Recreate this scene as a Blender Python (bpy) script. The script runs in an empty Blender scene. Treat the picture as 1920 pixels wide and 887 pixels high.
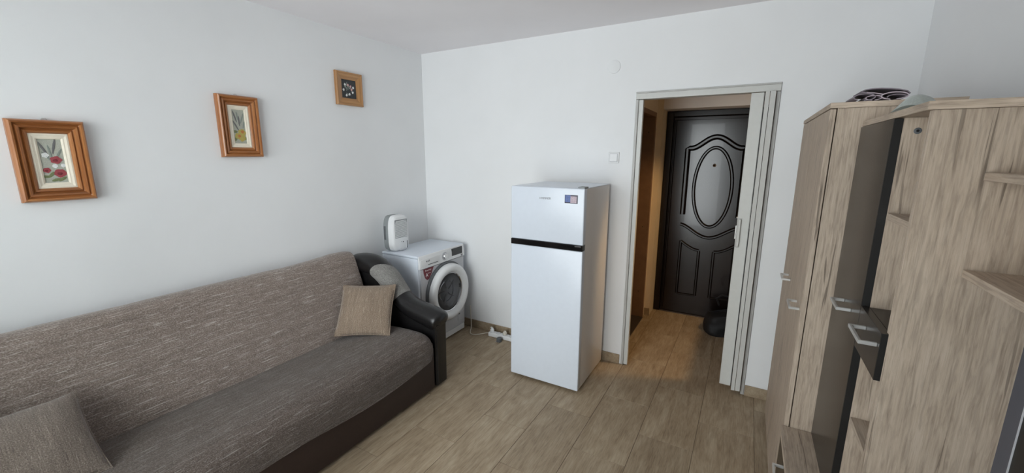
import bpy, bmesh, math, random
from mathutils import Vector, Matrix, noise
random.seed(7)
S = bpy.context.scene
COL = S.collection
PI = math.pi

# ------------------------------------------------------------------ camera
cam_d = bpy.data.cameras.new('camera')
cam_d.sensor_fit = 'HORIZONTAL'; cam_d.sensor_width = 36.0
cam_d.lens = 36.0 * 769.316 / 1920.0
cam_d.clip_start = 0.02; cam_d.clip_end = 200
cam = bpy.data.objects.new('camera', cam_d); COL.objects.link(cam)
_r = Vector((0.86744409, 0.49752475, 0.00314208))
_u = Vector((-0.09996131, 0.16809102, 0.98069014))
_f = Vector((-0.48738946, 0.85100795, -0.19554279))
cam.matrix_world = Matrix(((_r.x, _u.x, -_f.x, 2.72688), (_r.y, _u.y, -_f.y, -3.07355), (_r.z, _u.z, -_f.z, 1.64711), (0, 0, 0, 1)))
S.camera = cam

# ------------------------------------------------------------------ world, daylight, exposure
S.view_settings.view_transform = 'Standard'
S.view_settings.look = 'None'
S.view_settings.gamma = 1.0
S.view_settings.use_curve_mapping = False
S.view_settings.exposure = -0.06
wd = bpy.data.worlds.new('overcast_sky'); S.world = wd; wd.use_nodes = True
wb = wd.node_tree.nodes['Background']
wb.inputs[0].default_value = (0.86, 0.93, 1.0, 1); wb.inputs[1].default_value = 2.6
# daylight enters through the window and the glazed balcony door behind the camera
WX0, WXM, WX1, WZ0, WZ1 = 0.34, 1.32, 2.26, 0.80, 2.36
for _x0, _x1, _z0, _z1, _p in ((WX0, WXM, WZ0, WZ1, 25.0), (WXM, WX1, 0.06, WZ1, 25.0)):
    ld = bpy.data.lights.new('window_daylight', 'AREA'); ld.shape = 'RECTANGLE'
    ld.size = _x1 - _x0; ld.size_y = _z1 - _z0; ld.energy = _p * ld.size * ld.size_y; ld.color = (0.972, 0.975, 1.0)
    lo = bpy.data.objects.new('window_daylight', ld); COL.objects.link(lo)
    lo.location = ((_x0 + _x1) / 2, -4.02, (_z0 + _z1) / 2 + 0.04); lo.rotation_euler = (math.radians(86), 0, 0)

# ------------------------------------------------------------------ room measures (metres)
W, H = 3.4624, 2.55          # right wall, ceiling
YF = -3.78                   # window wall, behind the camera
DL, DR, DH = 1.977, 2.843, 2.082   # doorway
HX0, HX1, HY = 1.905, 3.25, 1.165  # hall

# ------------------------------------------------------------------ node helpers / materials
def lin(c):
    return tuple(((v / 255) / 12.92 if v / 255 <= 0.04045 else ((v / 255 + 0.055) / 1.055) ** 2.4) for v in c) + (1,)

class NT:
    def __init__(s, name):
        s.m = bpy.data.materials.new(name); s.m.use_nodes = True
        s.t = s.m.node_tree; s.n = s.t.nodes; s.b = s.n['Principled BSDF']; s.out = s.n['Material Output']
    def node(s, typ, **kw):
        o = s.n.new(typ)
        for k, v in kw.items():
            if k in o.inputs: o.inputs[k].default_value = v
            else: setattr(o, k, v)
        return o
    def link(s, a, b): s.t.links.new(a, b)
    def coord(s, scale=(1, 1, 1), rand=0.0, rot=(0, 0, 0)):
        tc = s.node('ShaderNodeTexCoord'); v = tc.outputs['Object']
        if rand:
            oi = s.node('ShaderNodeObjectInfo')
            mu = s.node('ShaderNodeMath', operation='MULTIPLY'); mu.inputs[1].default_value = rand
            s.link(oi.outputs['Random'], mu.inputs[0])
            ad = s.node('ShaderNodeVectorMath', operation='ADD')
            s.link(v, ad.inputs[0]); s.link(mu.outputs[0], ad.inputs[1]); v = ad.outputs[0]
        mp = s.node('ShaderNodeMapping'); mp.inputs['Scale'].default_value = scale; mp.inputs['Rotation'].default_value = rot
        s.link(v, mp.inputs[0]); return mp.outputs[0]
    def noise(s, vec, scale, detail=3, rough=0.55, dist=0.0):
        o = s.node('ShaderNodeTexNoise'); o.inputs['Scale'].default_value = scale; o.inputs['Detail'].default_value = detail
        o.inputs['Roughness'].default_value = rough; o.inputs['Distortion'].default_value = dist
        s.link(vec, o.inputs['Vector']); return o.outputs['Fac']
    def ramp(s, fac, stops):
        o = s.node('ShaderNodeValToRGB'); e = o.color_ramp.elements
        while len(e) < len(stops): e.new(0.5)
        for i, (p, c) in enumerate(stops):
            e[i].position = p; e[i].color = c if len(c) == 4 else tuple(c) + (1,)
        s.link(fac, o.inputs[0]); return o.outputs[0]
    def mix(s, fac, a, b, typ='MIX'):
        o = s.node('ShaderNodeMixRGB', blend_type=typ)
        for sock, v in ((o.inputs[0], fac), (o.inputs[1], a), (o.inputs[2], b)):
            if hasattr(v, 'is_linked') or isinstance(v, bpy.types.NodeSocket): s.link(v, sock)
            else: sock.default_value = v
        return o.outputs[0]
    def bump(s, h, strength=0.2, dist=0.002):
        o = s.node('ShaderNodeBump'); o.inputs['Strength'].default_value = strength; o.inputs['Distance'].default_value = dist
        s.link(h, o.inputs['Height']); s.link(o.outputs[0], s.b.inputs['Normal'])
    def set(s, **kw):
        for k, v in kw.items(): s.b.inputs[k.replace('_', ' ')].default_value = v
        return s

def plain(name, rgb, rough=0.5, metal=0.0, coat=0.0, mottle=0.04, scale=30, bump=0.0):
    m = NT(name); c = lin(rgb)
    v = m.coord(); f = m.noise(v, scale, 3)
    d = tuple(x * (1 - mottle) for x in c[:3]) + (1,); l = tuple(min(1, x * (1 + mottle)) for x in c[:3]) + (1,)
    m.link(m.ramp(f, [(0.3, d), (0.7, l)]), m.b.inputs['Base Color'])
    m.set(Roughness=rough, Metallic=metal, Coat_Weight=coat)
    if bump: m.bump(f, bump, 0.001)
    return m.m

M = {}
def wall_mat(name, rgb):
    m = NT(name); v = m.coord(); f = m.noise(v, 2.2, 4); g = m.noise(v, 240, 3)
    c = lin(rgb); d = tuple(x * 0.965 for x in c[:3]) + (1,)
    m.link(m.ramp(f, [(0.3, d), (0.7, c)]), m.b.inputs['Base Color']); m.set(Roughness=0.85, Specular_IOR_Level=0.25); m.bump(g, 0.12, 0.0008)
    return m.m
M['wall'] = wall_mat('white_wall_paint', (240, 241, 242))
M['ceil'] = wall_mat('ceiling_paint', (246, 243, 245))
M['hallwall'] = wall_mat('hall_wall_paint', (232, 226, 222))
M['beige'] = wall_mat('beige_casing_paint', (222, 206, 182))

def oak(name, tone=1.0, axis='z'):
    m = NT(name)
    sc = {'z': (1, 1, 0.055), 'y': (1, 0.055, 1), 'x': (0.055, 1, 1)}[axis]
    st = lambda f: m.coord(tuple(f if q < 1 else 1.0 for q in sc), 9.0)
    v = st(0.028); v1 = st(0.11); v2 = st(0.45); v3 = st(0.035)
    fine = m.noise(v, 230, 5, 0.65, 0.2); mid = m.noise(v1, 13, 6, 0.62, 1.6); blot = m.noise(v2, 5.0, 4, 0.6, 0.9); fleck = m.noise(v1, 120, 4, 0.6, 0.6)
    T = lambda r, g, b: lin((r * tone, g * tone, b * tone))
    base = m.ramp(mid, [(0.25, T(152, 134, 117)), (0.48, T(184, 166, 148)), (0.75, T(202, 186, 168))])
    base = m.mix(0.45, base, m.ramp(blot, [(0.33, T(148, 132, 118)), (0.5, T(184, 168, 151)), (0.7, T(202, 187, 170))]))
    base = m.mix(0.34, base, m.ramp(fine, [(0.36, T(112, 97, 85)), (0.50, T(188, 170, 151)), (0.66, T(214, 199, 182))]))
    base = m.mix(0.22, base, m.ramp(fleck, [(0.36, T(104, 90, 79)), (0.50, T(188, 170, 151)), (0.66, T(220, 205, 188))]))
    crack = m.noise(v3, 75, 2, 0.5, 0.4); where = m.noise(v2, 4.2, 2)
    cf = m.ramp(crack, [(0.635, (0, 0, 0)), (0.665, (1, 1, 1))]); wf_ = m.ramp(where, [(0.44, (0, 0, 0)), (0.56, (1, 1, 1))])
    cm = m.mix(1.0, cf, wf_, 'MULTIPLY')
    cmh = m.mix(1.0, cm, (0.62, 0.62, 0.62, 1), 'MULTIPLY')
    base = m.mix(cmh, base, T(78, 66, 57))
    vk = m.coord(tuple(0.4 if q < 1 else 1.0 for q in sc), 9.0)
    vo = m.node('ShaderNodeTexVoronoi'); vo.inputs['Scale'].default_value = 3.6; m.link(vk, vo.inputs['Vector'])
    kf = m.ramp(vo.outputs['Distance'], [(0.02, (0.75, 0.75, 0.75)), (0.075, (0, 0, 0))])
    base = m.mix(kf, base, T(100, 84, 72))
    m.link(base, m.b.inputs['Base Color']); m.set(Roughness=0.55, Specular_IOR_Level=0.35); m.bump(fine, 0.25, 0.0008)
    return m.m
M['oak'] = oak('grey_oak_laminate', 0.97); M['oak_y'] = oak('grey_oak_laminate_lengthwise', 0.97, 'y')
M['oak_edge'] = oak('grey_oak_edge_banding', 1.05, 'y'); M['oak_edge_x'] = oak('grey_oak_edge_banding_cross', 1.05, 'x')

def tile_mat(name, k=1.0):
    m = NT(name); v = m.coord((1, 0.075, 1), 23.0); v2 = m.coord((1, 0.32, 1), 23.0)
    fine = m.noise(v, 170, 5, 0.6, 0.4); mid = m.noise(v, 21, 4, 0.6, 1.6); blot = m.noise(v2, 9, 4, 0.6, 1.0)
    T = lambda r, g, b: lin((r * k, g * k, b * k))
    base = m.ramp(mid, [(0.28, T(132, 111, 88)), (0.5, T(174, 154, 128)), (0.72, T(202, 185, 159))])
    base = m.mix(0.55, base, m.ramp(blot, [(0.3, T(124, 105, 83)), (0.5, T(168, 149, 124)), (0.72, T(204, 189, 164))]))
    base = m.mix(0.32, base, m.ramp(fine, [(0.34, T(110, 92, 74)), (0.52, T(176, 156, 130)), (0.7, T(200, 184, 160))]))
    oi = m.node('ShaderNodeObjectInfo')
    tone = m.ramp(oi.outputs['Random'], [(0.0, (0.90, 0.90, 0.90)), (1.0, (1.05, 1.05, 1.05))])
    base = m.mix(1.0, base, tone, 'MULTIPLY')
    m.link(base, m.b.inputs['Base Color']); m.set(Roughness=0.52, Specular_IOR_Level=0.32); m.bump(fine, 0.12, 0.0006)
    return m.m
M['tile'] = tile_mat('wood_look_porcelain', 0.945); M['skirt'] = tile_mat('wood_look_skirting', 0.94)
M['grout'] = plain('brown_grout', (112, 96, 80), 0.9)

def tweed(name, dark, mid, light, along='y', streak=0.6, wscale=330):
    m = NT(name)
    s = {'y': (1, 0.030, 1), 'x': (0.04, 1, 1), 'z': (1, 0.0, 0.045)}[along]
    v = m.coord(s, 3.0); vr = m.coord((1, 0.0, 1) if along == 'z' else (1, 0.55, 1), 3.0)
    st = m.noise(v, 300, 2, 0.5, 0.0); st2 = m.noise(v, 420, 2, 0.5); weave = m.noise(vr, wscale, 2, 0.6)
    base = m.ramp(weave, [(0.33, lin(dark)), (0.55, lin(mid)), (0.78, lin(light))])
    big = m.noise(v, 60, 3); base = m.mix(0.35, base, m.ramp(big, [(0.3, lin(dark)), (0.7, lin(mid))]))
    sf = m.ramp(st, [(0.60, (0, 0, 0)), (0.70, (streak,) * 3)])
    base = m.mix(sf, base, lin(light))
    df = m.ramp(st2, [(0.30, (0.45,) * 3), (0.42, (0, 0, 0))])
    base = m.mix(df, base, lin(tuple(x * 0.62 for x in dark)))
    m.link(base, m.b.inputs['Base Color']); m.set(Roughness=0.92, Specular_IOR_Level=0.15); m.bump(weave, 0.35, 0.0018)
    m.set(Sheen_Weight=0.28)
    return m.m
M['cover'] = tweed('brown_slub_tweed', (102, 90, 83), (146, 132, 123), (214, 205, 197), 'y', 0.7, 300)
M['pillow'] = tweed('taupe_woven_tweed', (92, 81, 74), (134, 122, 112), (190, 180, 166), 'z', 0.45, 230)
M['pillow2'] = tweed('sand_woven_tweed', (104, 88, 76), (146, 129, 112), (200, 187, 168), 'z', 0.55, 230)
M['greytweed'] = tweed('grey_woven_tweed', (104, 102, 99), (138, 136, 132), (186, 184, 178), 'x', 0.4, 260)

def pine(name, c0, c1, c2, ax):
    m = NT(name); v = m.coord({'z': (1, 1, 0.06), 'y': (1, 0.06, 1)}[ax], 5.0)
    f = m.noise(v, 90, 4, 0.6, 0.6); g = m.noise(v, 22, 3, 0.5, 1.0)
    b = m.ramp(g, [(0.3, lin(c0)), (0.5, lin(c1)), (0.72, lin(c2))])
    b = m.mix(0.3, b, m.ramp(f, [(0.35, lin(c0)), (0.65, lin(c2))]))
    m.link(b, m.b.inputs['Base Color']); m.set(Roughness=0.36, Coat_Weight=0.25); return m.m
for a in 'zy':
    M['pine_' + a] = pine('varnished_pine_' + a, (128, 76, 40), (162, 102, 56), (184, 126, 76), a)
    M['pinelight_' + a] = pine('light_pine_' + a, (150, 102, 58), (178, 130, 80), (198, 154, 102), a)
M['cream'] = plain('cream_mat', (236, 228, 210), 0.6)
M['canvas'] = plain('pale_canvas', (176, 178, 166), 0.8, mottle=0.14, scale=220)
M['slate'] = plain('dark_slate_board', (52, 54, 56), 0.6, mottle=0.25, scale=160)
for k, c in dict(red=(160, 74, 80), darkred=(122, 46, 54), pinkw=(214, 170, 168), white=(226, 228, 226), leafg=(120, 130, 92), greyleaf=(112, 112, 112), yellow=(182, 166, 92), orange=(190, 124, 70), sage=(140, 148, 140)).items():
    M['p_' + k] = plain('paint_' + k, c, 0.7, mottle=0.12, scale=300)
M['white_app'] = plain('white_appliance_enamel', (219, 226, 236), 0.28, mottle=0.01)
M['white_side'] = plain('appliance_side_steel', (226, 221, 216), 0.38, mottle=0.01)
M['white_pl'] = plain('white_plastic', (234, 235, 236), 0.4, mottle=0.01)
M['grey_pl'] = plain('grey_plastic', (140, 145, 146), 0.5, mottle=0.02)
M['dgrey_pl'] = plain('dark_grey_plastic', (92, 95, 98), 0.5, mottle=0.02)
M['lgrey_pl'] = plain('light_grey_plastic', (198, 199, 203), 0.45, mottle=0.01)
M['black_gl'] = plain('black_gloss', (18, 17, 18), 0.12, mottle=0.0, coat=0.4)
M['black_pl'] = plain('black_plastic', (20, 19, 19), 0.45)
M['chrome'] = plain('chrome', (215, 215, 218), 0.12, 1.0, mottle=0.0)
M['satin'] = plain('satin_nickel', (214, 214, 212), 0.36, 0.55, mottle=0.0)
M['drum'] = plain('drum_steel', (104, 104, 108), 0.3, 0.9, mottle=0.15, scale=80)
M['rubber'] = plain('door_gasket_rubber', (74, 76, 80), 0.6)
M['anthracite'] = plain('anthracite_gloss_front', (47, 43, 39), 0.26, mottle=0.02)
M['anthracite'].node_tree.nodes['Principled BSDF'].inputs['Specular IOR Level'].default_value = 0.3
M['black_edge'] = plain('black_edge_band', (24, 23, 22), 0.5)
M['bluegrey'] = plain('blue_grey_panel', (84, 86, 96), 0.45, mottle=0.03)
M['leather'] = plain('black_leatherette', (23, 22, 23), 0.3, mottle=0.12, scale=60, bump=0.15)
M['brownleather'] = plain('dark_brown_leatherette', (50, 37, 33), 0.5, mottle=0.10, scale=70, bump=0.1)
M['pvc'] = plain('pale_grey_pvc', (206, 206, 202), 0.42, mottle=0.02)
M['pvc_d'] = plain('grey_pvc_profile', (184, 183, 180), 0.45, mottle=0.02)
M['doorbrown'] = plain('dark_walnut_lacquer', (22, 14, 12), 0.2, mottle=0.12, scale=40, coat=0.1)
M['doormould'] = plain('dark_walnut_moulding', (16, 10, 9), 0.26, mottle=0.05)
M['bagblack'] = plain('black_nylon', (15, 15, 18), 0.7, mottle=0.2, scale=120, bump=0.2)
M['mat'] = plain('plum_grey_rubber', (132, 122, 130), 0.5, mottle=0.06)
M['matedge'] = plain('mauve_rubber_edge', (186, 172, 180), 0.6)
M['maroon'] = plain('maroon_label', (112, 34, 46), 0.4)
M['txt_white'] = plain('white_print', (228, 220, 220), 0.5)
M['txt_grey'] = plain('grey_print', (108, 110, 114), 0.5)
M['txt_dark'] = plain('dark_print', (56, 56, 60), 0.5)
M['stk_blue'] = plain('sticker_blue', (84, 104, 160), 0.4, mottle=0.3, scale=120)
M['stk_pink'] = plain('sticker_pink', (186, 168, 178), 0.4, mottle=0.2, scale=160)
M['stk_dark'] = plain('sticker_dark_rim', (52, 48, 66), 0.4)
M['threshold'] = plain('dark_threshold_strip', (66, 58, 54), 0.5)
M['brownwood'] = plain('brown_door_leaf', (132, 102, 78), 0.5, mottle=0.1, scale=12)
M['cord'] = plain('cream_cable', (222, 216, 204), 0.5)
M['winframe'] = plain('white_window_pvc', (236, 236, 236), 0.4, mottle=0.01)

def glass_mat(name, tint, alpha_fac, rough=0.05, frost=0.0):
    m = NT(name); tr = m.node('ShaderNodeBsdfTransparent'); tr.inputs[0].default_value = tint
    m.set(Roughness=rough); m.b.inputs['Base Color'].default_value = tint
    mx = m.node('ShaderNodeMixShader')
    fr = m.node('ShaderNodeFresnel'); fr.inputs[0].default_value = 1.45
    ad = m.node('ShaderNodeMath', operation='ADD'); ad.inputs[1].default_value = alpha_fac; ad.use_clamp = True
    m.link(fr.outputs[0], ad.inputs[0]); m.link(ad.outputs[0], mx.inputs[0])
    m.link(tr.outputs[0], mx.inputs[1]); m.link(m.b.outputs[0], mx.inputs[2]); m.link(mx.outputs[0], m.out.inputs[0])
    return m.m
M['pane'] = glass_mat('clear_window_glass', (0.97, 0.99, 0.98, 1), 0.0)
M['shade'] = glass_mat('frosted_green_glass', lin((232, 238, 234)), 0.62, 0.3)
M['porthole'] = glass_mat('porthole_glass', (0.80, 0.81, 0.83, 1), 0.04)
em = NT('lamp_glass'); em.set(Roughness=0.4); em.b.inputs['Base Color'].default_value = (1, .9, .7, 1)
em.b.inputs['Emission Color'].default_value = (1, 0.72, 0.36, 1); em.b.inputs['Emission Strength'].default_value = 3
M['lamp'] = em.m

# ------------------------------------------------------------------ geometry helpers
def box(x0, x1, y0, y1, z0, z1, bev=0.0, seg=2, bm=None):
    b = bmesh.new()
    v = [b.verts.new(p) for p in ((x0, y0, z0), (x1, y0, z0), (x1, y1, z0), (x0, y1, z0), (x0, y0, z1), (x1, y0, z1), (x1, y1, z1), (x0, y1, z1))]
    for f in ((0, 3, 2, 1), (4, 5, 6, 7), (0, 1, 5, 4), (1, 2, 6, 5), (2, 3, 7, 6), (3, 0, 4, 7)): b.faces.new([v[i] for i in f])
    if bev:
        bmesh.ops.bevel(b, geom=list(b.edges), offset=bev, segments=seg, profile=0.5, affect='EDGES', clamp_overlap=True)
    if bm is None: return b
    merge(bm, b); return bm

def merge(a, b):
    me = bpy.data.meshes.new('tmp'); b.to_mesh(me); b.free(); a.from_mesh(me); bpy.data.meshes.remove(me); return a

def prism(poly, axis, a, b, bev=0.0, seg=2):
    """poly: 2D points; axis: 0/1/2 = extrusion axis; the other two axes in order take the 2D coordinates."""
    bm = bmesh.new()
    def P(p, t):
        q = [p[0], p[1]]; q.insert(axis, t); return q
    A = [bm.verts.new(P(p, a)) for p in poly]; B = [bm.verts.new(P(p, b)) for p in poly]
    n = len(poly)
    bm.faces.new(A); bm.faces.new(B[::-1])
    for i in range(n): bm.faces.new((A[i], B[i], B[(i + 1) % n], A[(i + 1) % n]))
    bmesh.ops.recalc_face_normals(bm, faces=list(bm.faces))
    if bev:
        es = [e for e in bm.edges if abs((e.verts[0].co - e.verts[1].co)[axis]) < 1e-6]
        bmesh.ops.bevel(bm, geom=es, offset=bev, segments=seg, profile=0.5, affect='EDGES', clamp_overlap=True)
    return bm

def tube(pts, r, n=8, closed=False, ry=None, caps=True):
    pts = [Vector(p) for p in pts]; bm = bmesh.new(); rings = []; N = len(pts)
    T = []
    for i in range(N):
        a = pts[(i - 1) % N] if (closed or i > 0) else pts[i]
        b = pts[(i + 1) % N] if (closed or i < N - 1) else pts[i]
        T.append((b - a).normalized())
    up = Vector((0, 0, 1)) if abs(T[0].z) < 0.9 else Vector((1, 0, 0))
    nrm = (up - T[0] * up.dot(T[0])).normalized()
    for i in range(N):
        nrm = (nrm - T[i] * nrm.dot(T[i])).normalized(); bi = T[i].cross(nrm)
        rr = r[i] if isinstance(r, (list, tuple)) else r
        rings.append([bm.verts.new(pts[i] + nrm * (rr * math.cos(2 * PI * k / n)) + bi * ((ry or rr) * math.sin(2 * PI * k / n))) for k in range(n)])
    for i in range(N if closed else N - 1):
        A, B = rings[i], rings[(i + 1) % N]
        for k in range(n): bm.faces.new((A[k], A[(k + 1) % n], B[(k + 1) % n], B[k]))
    if not closed and caps: bm.faces.new(rings[0][::-1]); bm.faces.new(rings[-1])
    return bm

def lathe(prof, n=48, axis=2, centre=(0, 0, 0), cap=False):
    """prof: (radius, height) pairs along the axis."""
    bm = bmesh.new(); rings = []
    o1, o2 = [(1, 2), (2, 0), (0, 1)][axis]
    for r, h in prof:
        ring = []
        for k in range(n):
            c = list(centre); c[axis] += h; c[o1] += r * math.cos(2 * PI * k / n); c[o2] += r * math.sin(2 * PI * k / n)
            ring.append(bm.verts.new(c))
        rings.append(ring)
    for A, B in zip(rings, rings[1:]):
        for k in range(n): bm.faces.new((A[k], A[(k + 1) % n], B[(k + 1) % n], B[k]))
    if cap: bm.faces.new(rings[0][::-1]); bm.faces.new(rings[-1])
    return bm

def grid(fn, nu, nv, closed_v=False):
    bm = bmesh.new()
    V = [[bm.verts.new(fn(i / (nu - 1), j / (nv if closed_v else nv - 1))) for j in range(nv)] for i in range(nu)]
    for i in range(nu - 1):
        for j in range(nv if closed_v else nv - 1):
            jj = (j + 1) % nv
            bm.faces.new((V[i][j], V[i + 1][j], V[i + 1][jj], V[i][jj]))
    return bm, V

def empty(name, loc, rotz=0.0):
    o = bpy.data.objects.new(name, None); COL.objects.link(o); o.empty_display_size = 0.1
    o.location = loc; o.rotation_euler = (0, 0, rotz); return o
def tag(o, label=None, cat=None, group=None, kind=None):
    if label: o['label'] = label
    if cat: o['category'] = cat
    if group: o['group'] = group
    if kind: o['kind'] = kind
    return o
def thing(name, label, cat, loc=(0, 0, 0), rotz=0.0, group=None):
    return tag(empty(name, loc, rotz), label, cat, group)
def root_off(o):
    v = Vector((0, 0, 0))
    while o is not None:
        v = v + Vector(o.location); o = o.parent
    return v
def obj(name, bm, mat, parent=None, smooth=False, world=True, label=None, angle=35, origin=None):
    """world=True: bm is in world coordinates (parents unrotated); its vertices are moved into the parent's frame."""
    if parent is not None and world:
        bmesh.ops.translate(bm, verts=list(bm.verts), vec=-root_off(parent))
    me = bpy.data.meshes.new(name)
    loc = Vector((0, 0, 0))
    if parent is None and len(bm.verts):
        xs = [v.co for v in bm.verts]
        loc = Vector(((min(c.x for c in xs) + max(c.x for c in xs)) / 2, (min(c.y for c in xs) + max(c.y for c in xs)) / 2, min(c.z for c in xs)))
        bmesh.ops.translate(bm, verts=list(bm.verts), vec=-loc)
    bmesh.ops.recalc_face_normals(bm, faces=list(bm.faces))
    if smooth:
        for f in bm.faces: f.smooth = True
        for e in bm.edges:
            if len(e.link_faces) == 2 and e.calc_face_angle(0) > math.radians(angle): e.smooth = False
    bm.to_mesh(me); bm.free()
    for q in (mat if isinstance(mat, (list, tuple)) else [mat]): me.materials.append(M[q] if isinstance(q, str) else q)
    o = bpy.data.objects.new(name, me); COL.objects.link(o); o.location = loc
    if parent is not None: o.parent = parent
    if label: o['label'] = label
    return o
def struct(name, bm, mat, parent=None, label=None, smooth=False):
    o = obj(name, bm, mat, parent, smooth)
    if parent is None: o['kind'] = 'structure'
    if label: o['label'] = label
    return o
def text_bm(s, size, ext=0.0004, bold=0.0):
    cu = bpy.data.curves.new('t', 'FONT'); cu.body = s; cu.size = size; cu.extrude = ext; cu.align_x = 'CENTER'; cu.align_y = 'CENTER'; cu.offset = bold
    cu.resolution_u = 3
    o = bpy.data.objects.new('t', cu); COL.objects.link(o)
    dg = bpy.context.evaluated_depsgraph_get(); me = bpy.data.meshes.new_from_object(o.evaluated_get(dg))
    bm = bmesh.new(); bm.from_mesh(me); bpy.data.objects.remove(o); bpy.data.curves.remove(cu); bpy.data.meshes.remove(me)
    return bm
def place(bm, ex, ey, at):
    ex = Vector(ex).normalized(); ey = Vector(ey).normalized(); ez = ex.cross(ey)
    m = Matrix(((ex.x, ey.x, ez.x, at[0]), (ex.y, ey.y, ez.y, at[1]), (ex.z, ey.z, ez.z, at[2]), (0, 0, 0, 1)))
    bmesh.ops.transform(bm, matrix=m, verts=list(bm.verts)); return bm

# ================================================================== THE SETTING
# floor: grout bed with every wood-look tile laid as a child
floor = struct('floor', box(-0.15, W + 0.15, YF - 0.15, 1.75, -0.12, -0.0025), 'grout', label='wood-look porcelain tile floor with dark joints')
TW, TL, GAP = 0.3025, 0.6155, 0.0022
def tile_mesh(w, l, key):
    b = box(0, w, 0, l, -0.010, 0.0, 0.0009, 1)
    me = bpy.data.meshes.new('tile'); b.to_mesh(me); b.free(); me.materials.append(M['tile']); return me
cache = {}
fo = Vector(floor.location)
for k in range(-4, 9):
    x0 = 1.091 + TW * k; x1 = x0 + TW
    x0c, x1c = max(x0, 0.0), min(x1, W)
    if x1c - x0c < 0.02: continue
    off = -0.790 if k % 2 == 0 else -0.4825
    for j in range(-7, 5):
        y0 = off + TL * j; y1 = y0 + TL
        y0c, y1c = max(y0, YF), min(y1, 1.40)
        if y1c - y0c < 0.02: continue
        if y0c >= 0.0 and (x1c < HX0 - 0.3 or x0c > HX1): continue
        key = (round(x1c - x0c, 4), round(y1c - y0c, 4))
        if key not in cache: cache[key] = tile_mesh(key[0] - GAP, key[1] - GAP, key)
        t = bpy.data.objects.new('tile', cache[key]); COL.objects.link(t); t.parent = floor
        t.location = Vector((x0c + GAP / 2, y0c + GAP / 2, 0.0)) - fo

struct('ceiling', box(-0.15, W + 0.15, YF - 0.15, 1.75, H, H + 0.12), 'ceil', label='plain white painted ceiling')
struct('wall_left', box(-0.15, 0, YF - 0.15, 0.15, 0, H), 'wall', label='white painted wall behind the sofa')
struct('wall_right', box(W, W + 0.15, YF - 0.15, 1.75, 0, H), 'wall', label='white painted wall behind the wall unit')
wb_ = box(0, DL, 0, 0.15, 0, H); box(DR, W, 0, 0.15, 0, H, bm=wb_); box(DL, DR, 0, 0.15, DH, H, bm=wb_)
struct('wall_back', wb_, 'wall', label='white painted wall with the doorway to the hall')
# window wall behind the camera
wf = box(0, WX0, YF - 0.15, YF, 0, H); box(WX1, W, YF - 0.15, YF, 0, H, bm=wf)
box(WX0, WXM, YF - 0.15, YF, 0, WZ0, bm=wf); box(WX0, WX1, YF - 0.15, YF, WZ1, H, bm=wf)
struct('wall_front', wf, 'wall', label='white window wall behind the camera')
def glazing(root, a, b, z0, t=0.05):
    fr = box(a, b, YF - 0.11, YF - 0.05, z0, z0 + t); box(a, b, YF - 0.11, YF - 0.05, WZ1 - t, WZ1, bm=fr)
    box(a, a + t, YF - 0.11, YF - 0.05, z0 + t, WZ1 - t, bm=fr); box(b - t, b, YF - 0.11, YF - 0.05, z0 + t, WZ1 - t, bm=fr)
    obj('window_frame', fr, 'winframe', root)
    obj('pane', box(a + t, b - t, YF - 0.084, YF - 0.078, z0 + t, WZ1 - t), 'pane', root)
wn = empty('window_1', ((WX0 + WXM) / 2, YF - 0.08, WZ0)); wn['kind'] = 'structure'; wn['label'] = 'white two-pane window behind the camera'
glazing(wn, WX0, (WX0 + WXM) / 2, WZ0); glazing(wn, (WX0 + WXM) / 2, WXM, WZ0)
obj('window_sill', box(WX0 - 0.03, WXM - 0.002, YF - 0.05, YF + 0.12, WZ0 - 0.03, WZ0, 0.004), 'winframe', wn)
bd = empty('door_2', ((WXM + WX1) / 2, YF - 0.08, 0)); bd['kind'] = 'structure'; bd['label'] = 'glazed white balcony door behind the camera'
glazing(bd, WXM, WX1, 0.06, 0.07)
obj('balcony_sill', box(WXM, WX1, YF - 0.15, YF, 0.0, 0.06), 'winframe', bd)
obj('door_handle', box(WXM + 0.02, WXM + 0.045, YF - 0.05, YF - 0.01, 1.0, 1.14, 0.004), 'winframe', bd)
# hall shell
hw = box(HX0 - 0.12, HX0, 0.15, 0.32, 0, H); box(HX0 - 0.12, HX0, 1.10, HY, 0, H, bm=hw); box(HX0 - 0.12, HX0, 0.32, 1.10, 2.04, H, bm=hw)
box(HX0 - 0.12, 1.957, HY, 1.45, 0, H, bm=hw)
struct('wall_hall_left', hw, 'beige', label='beige hall wall with the side doorway')
he = box(1.957, HX1, HY, 1.45, 2.075, H); box(2.92, HX1, HY, 1.45, 0, 2.075, bm=he)
struct('wall_hall_end', he, 'hallwall', label='hall end wall above the entrance door')
struct('wall_hall_right', box(HX1, HX1 + 0.12, 0.15, 1.75, 0, H), 'hallwall', label='hall wall on the right')
struct('wall_hall_outer', box(1.785, HX1, 1.45, 1.55, 0, H), 'hallwall', label='outer wall behind the entrance door')
# small side room off the hall
sr = box(0.75, 0.85, 0.15, 1.6, 0, H); box(0.85, 1.785, 1.30, 1.40, 0, H, bm=sr); box(0.85, 1.785, 0.15, 0.17, 0, H, bm=sr)
struct('wall_side_room', sr, 'beige', label='beige walls of the side room')
sdf = box(HX0 - 0.125, HX0 + 0.006, 1.06, 1.10, 0.0, 2.04, 0.002); box(HX0 - 0.125, HX0 + 0.006, 0.32, 0.36, 0, 2.04, 0.002, bm=sdf); box(HX0 - 0.125, HX0 + 0.006, 0.36, 1.06, 2.0, 2.04, 0.002, bm=sdf)
sd = empty('door_1', (HX0, 0.71, 0)); sd['kind'] = 'structure'; sd['label'] = 'beige frame of the side doorway in the hall'
obj('door_frame', sdf, 'brownwood', sd)
obj('threshold', box(HX0 - 0.12, HX0 + 0.012, 0.36, 1.06, 0.0005, 0.012, 0.003), 'threshold', sd)
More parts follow.
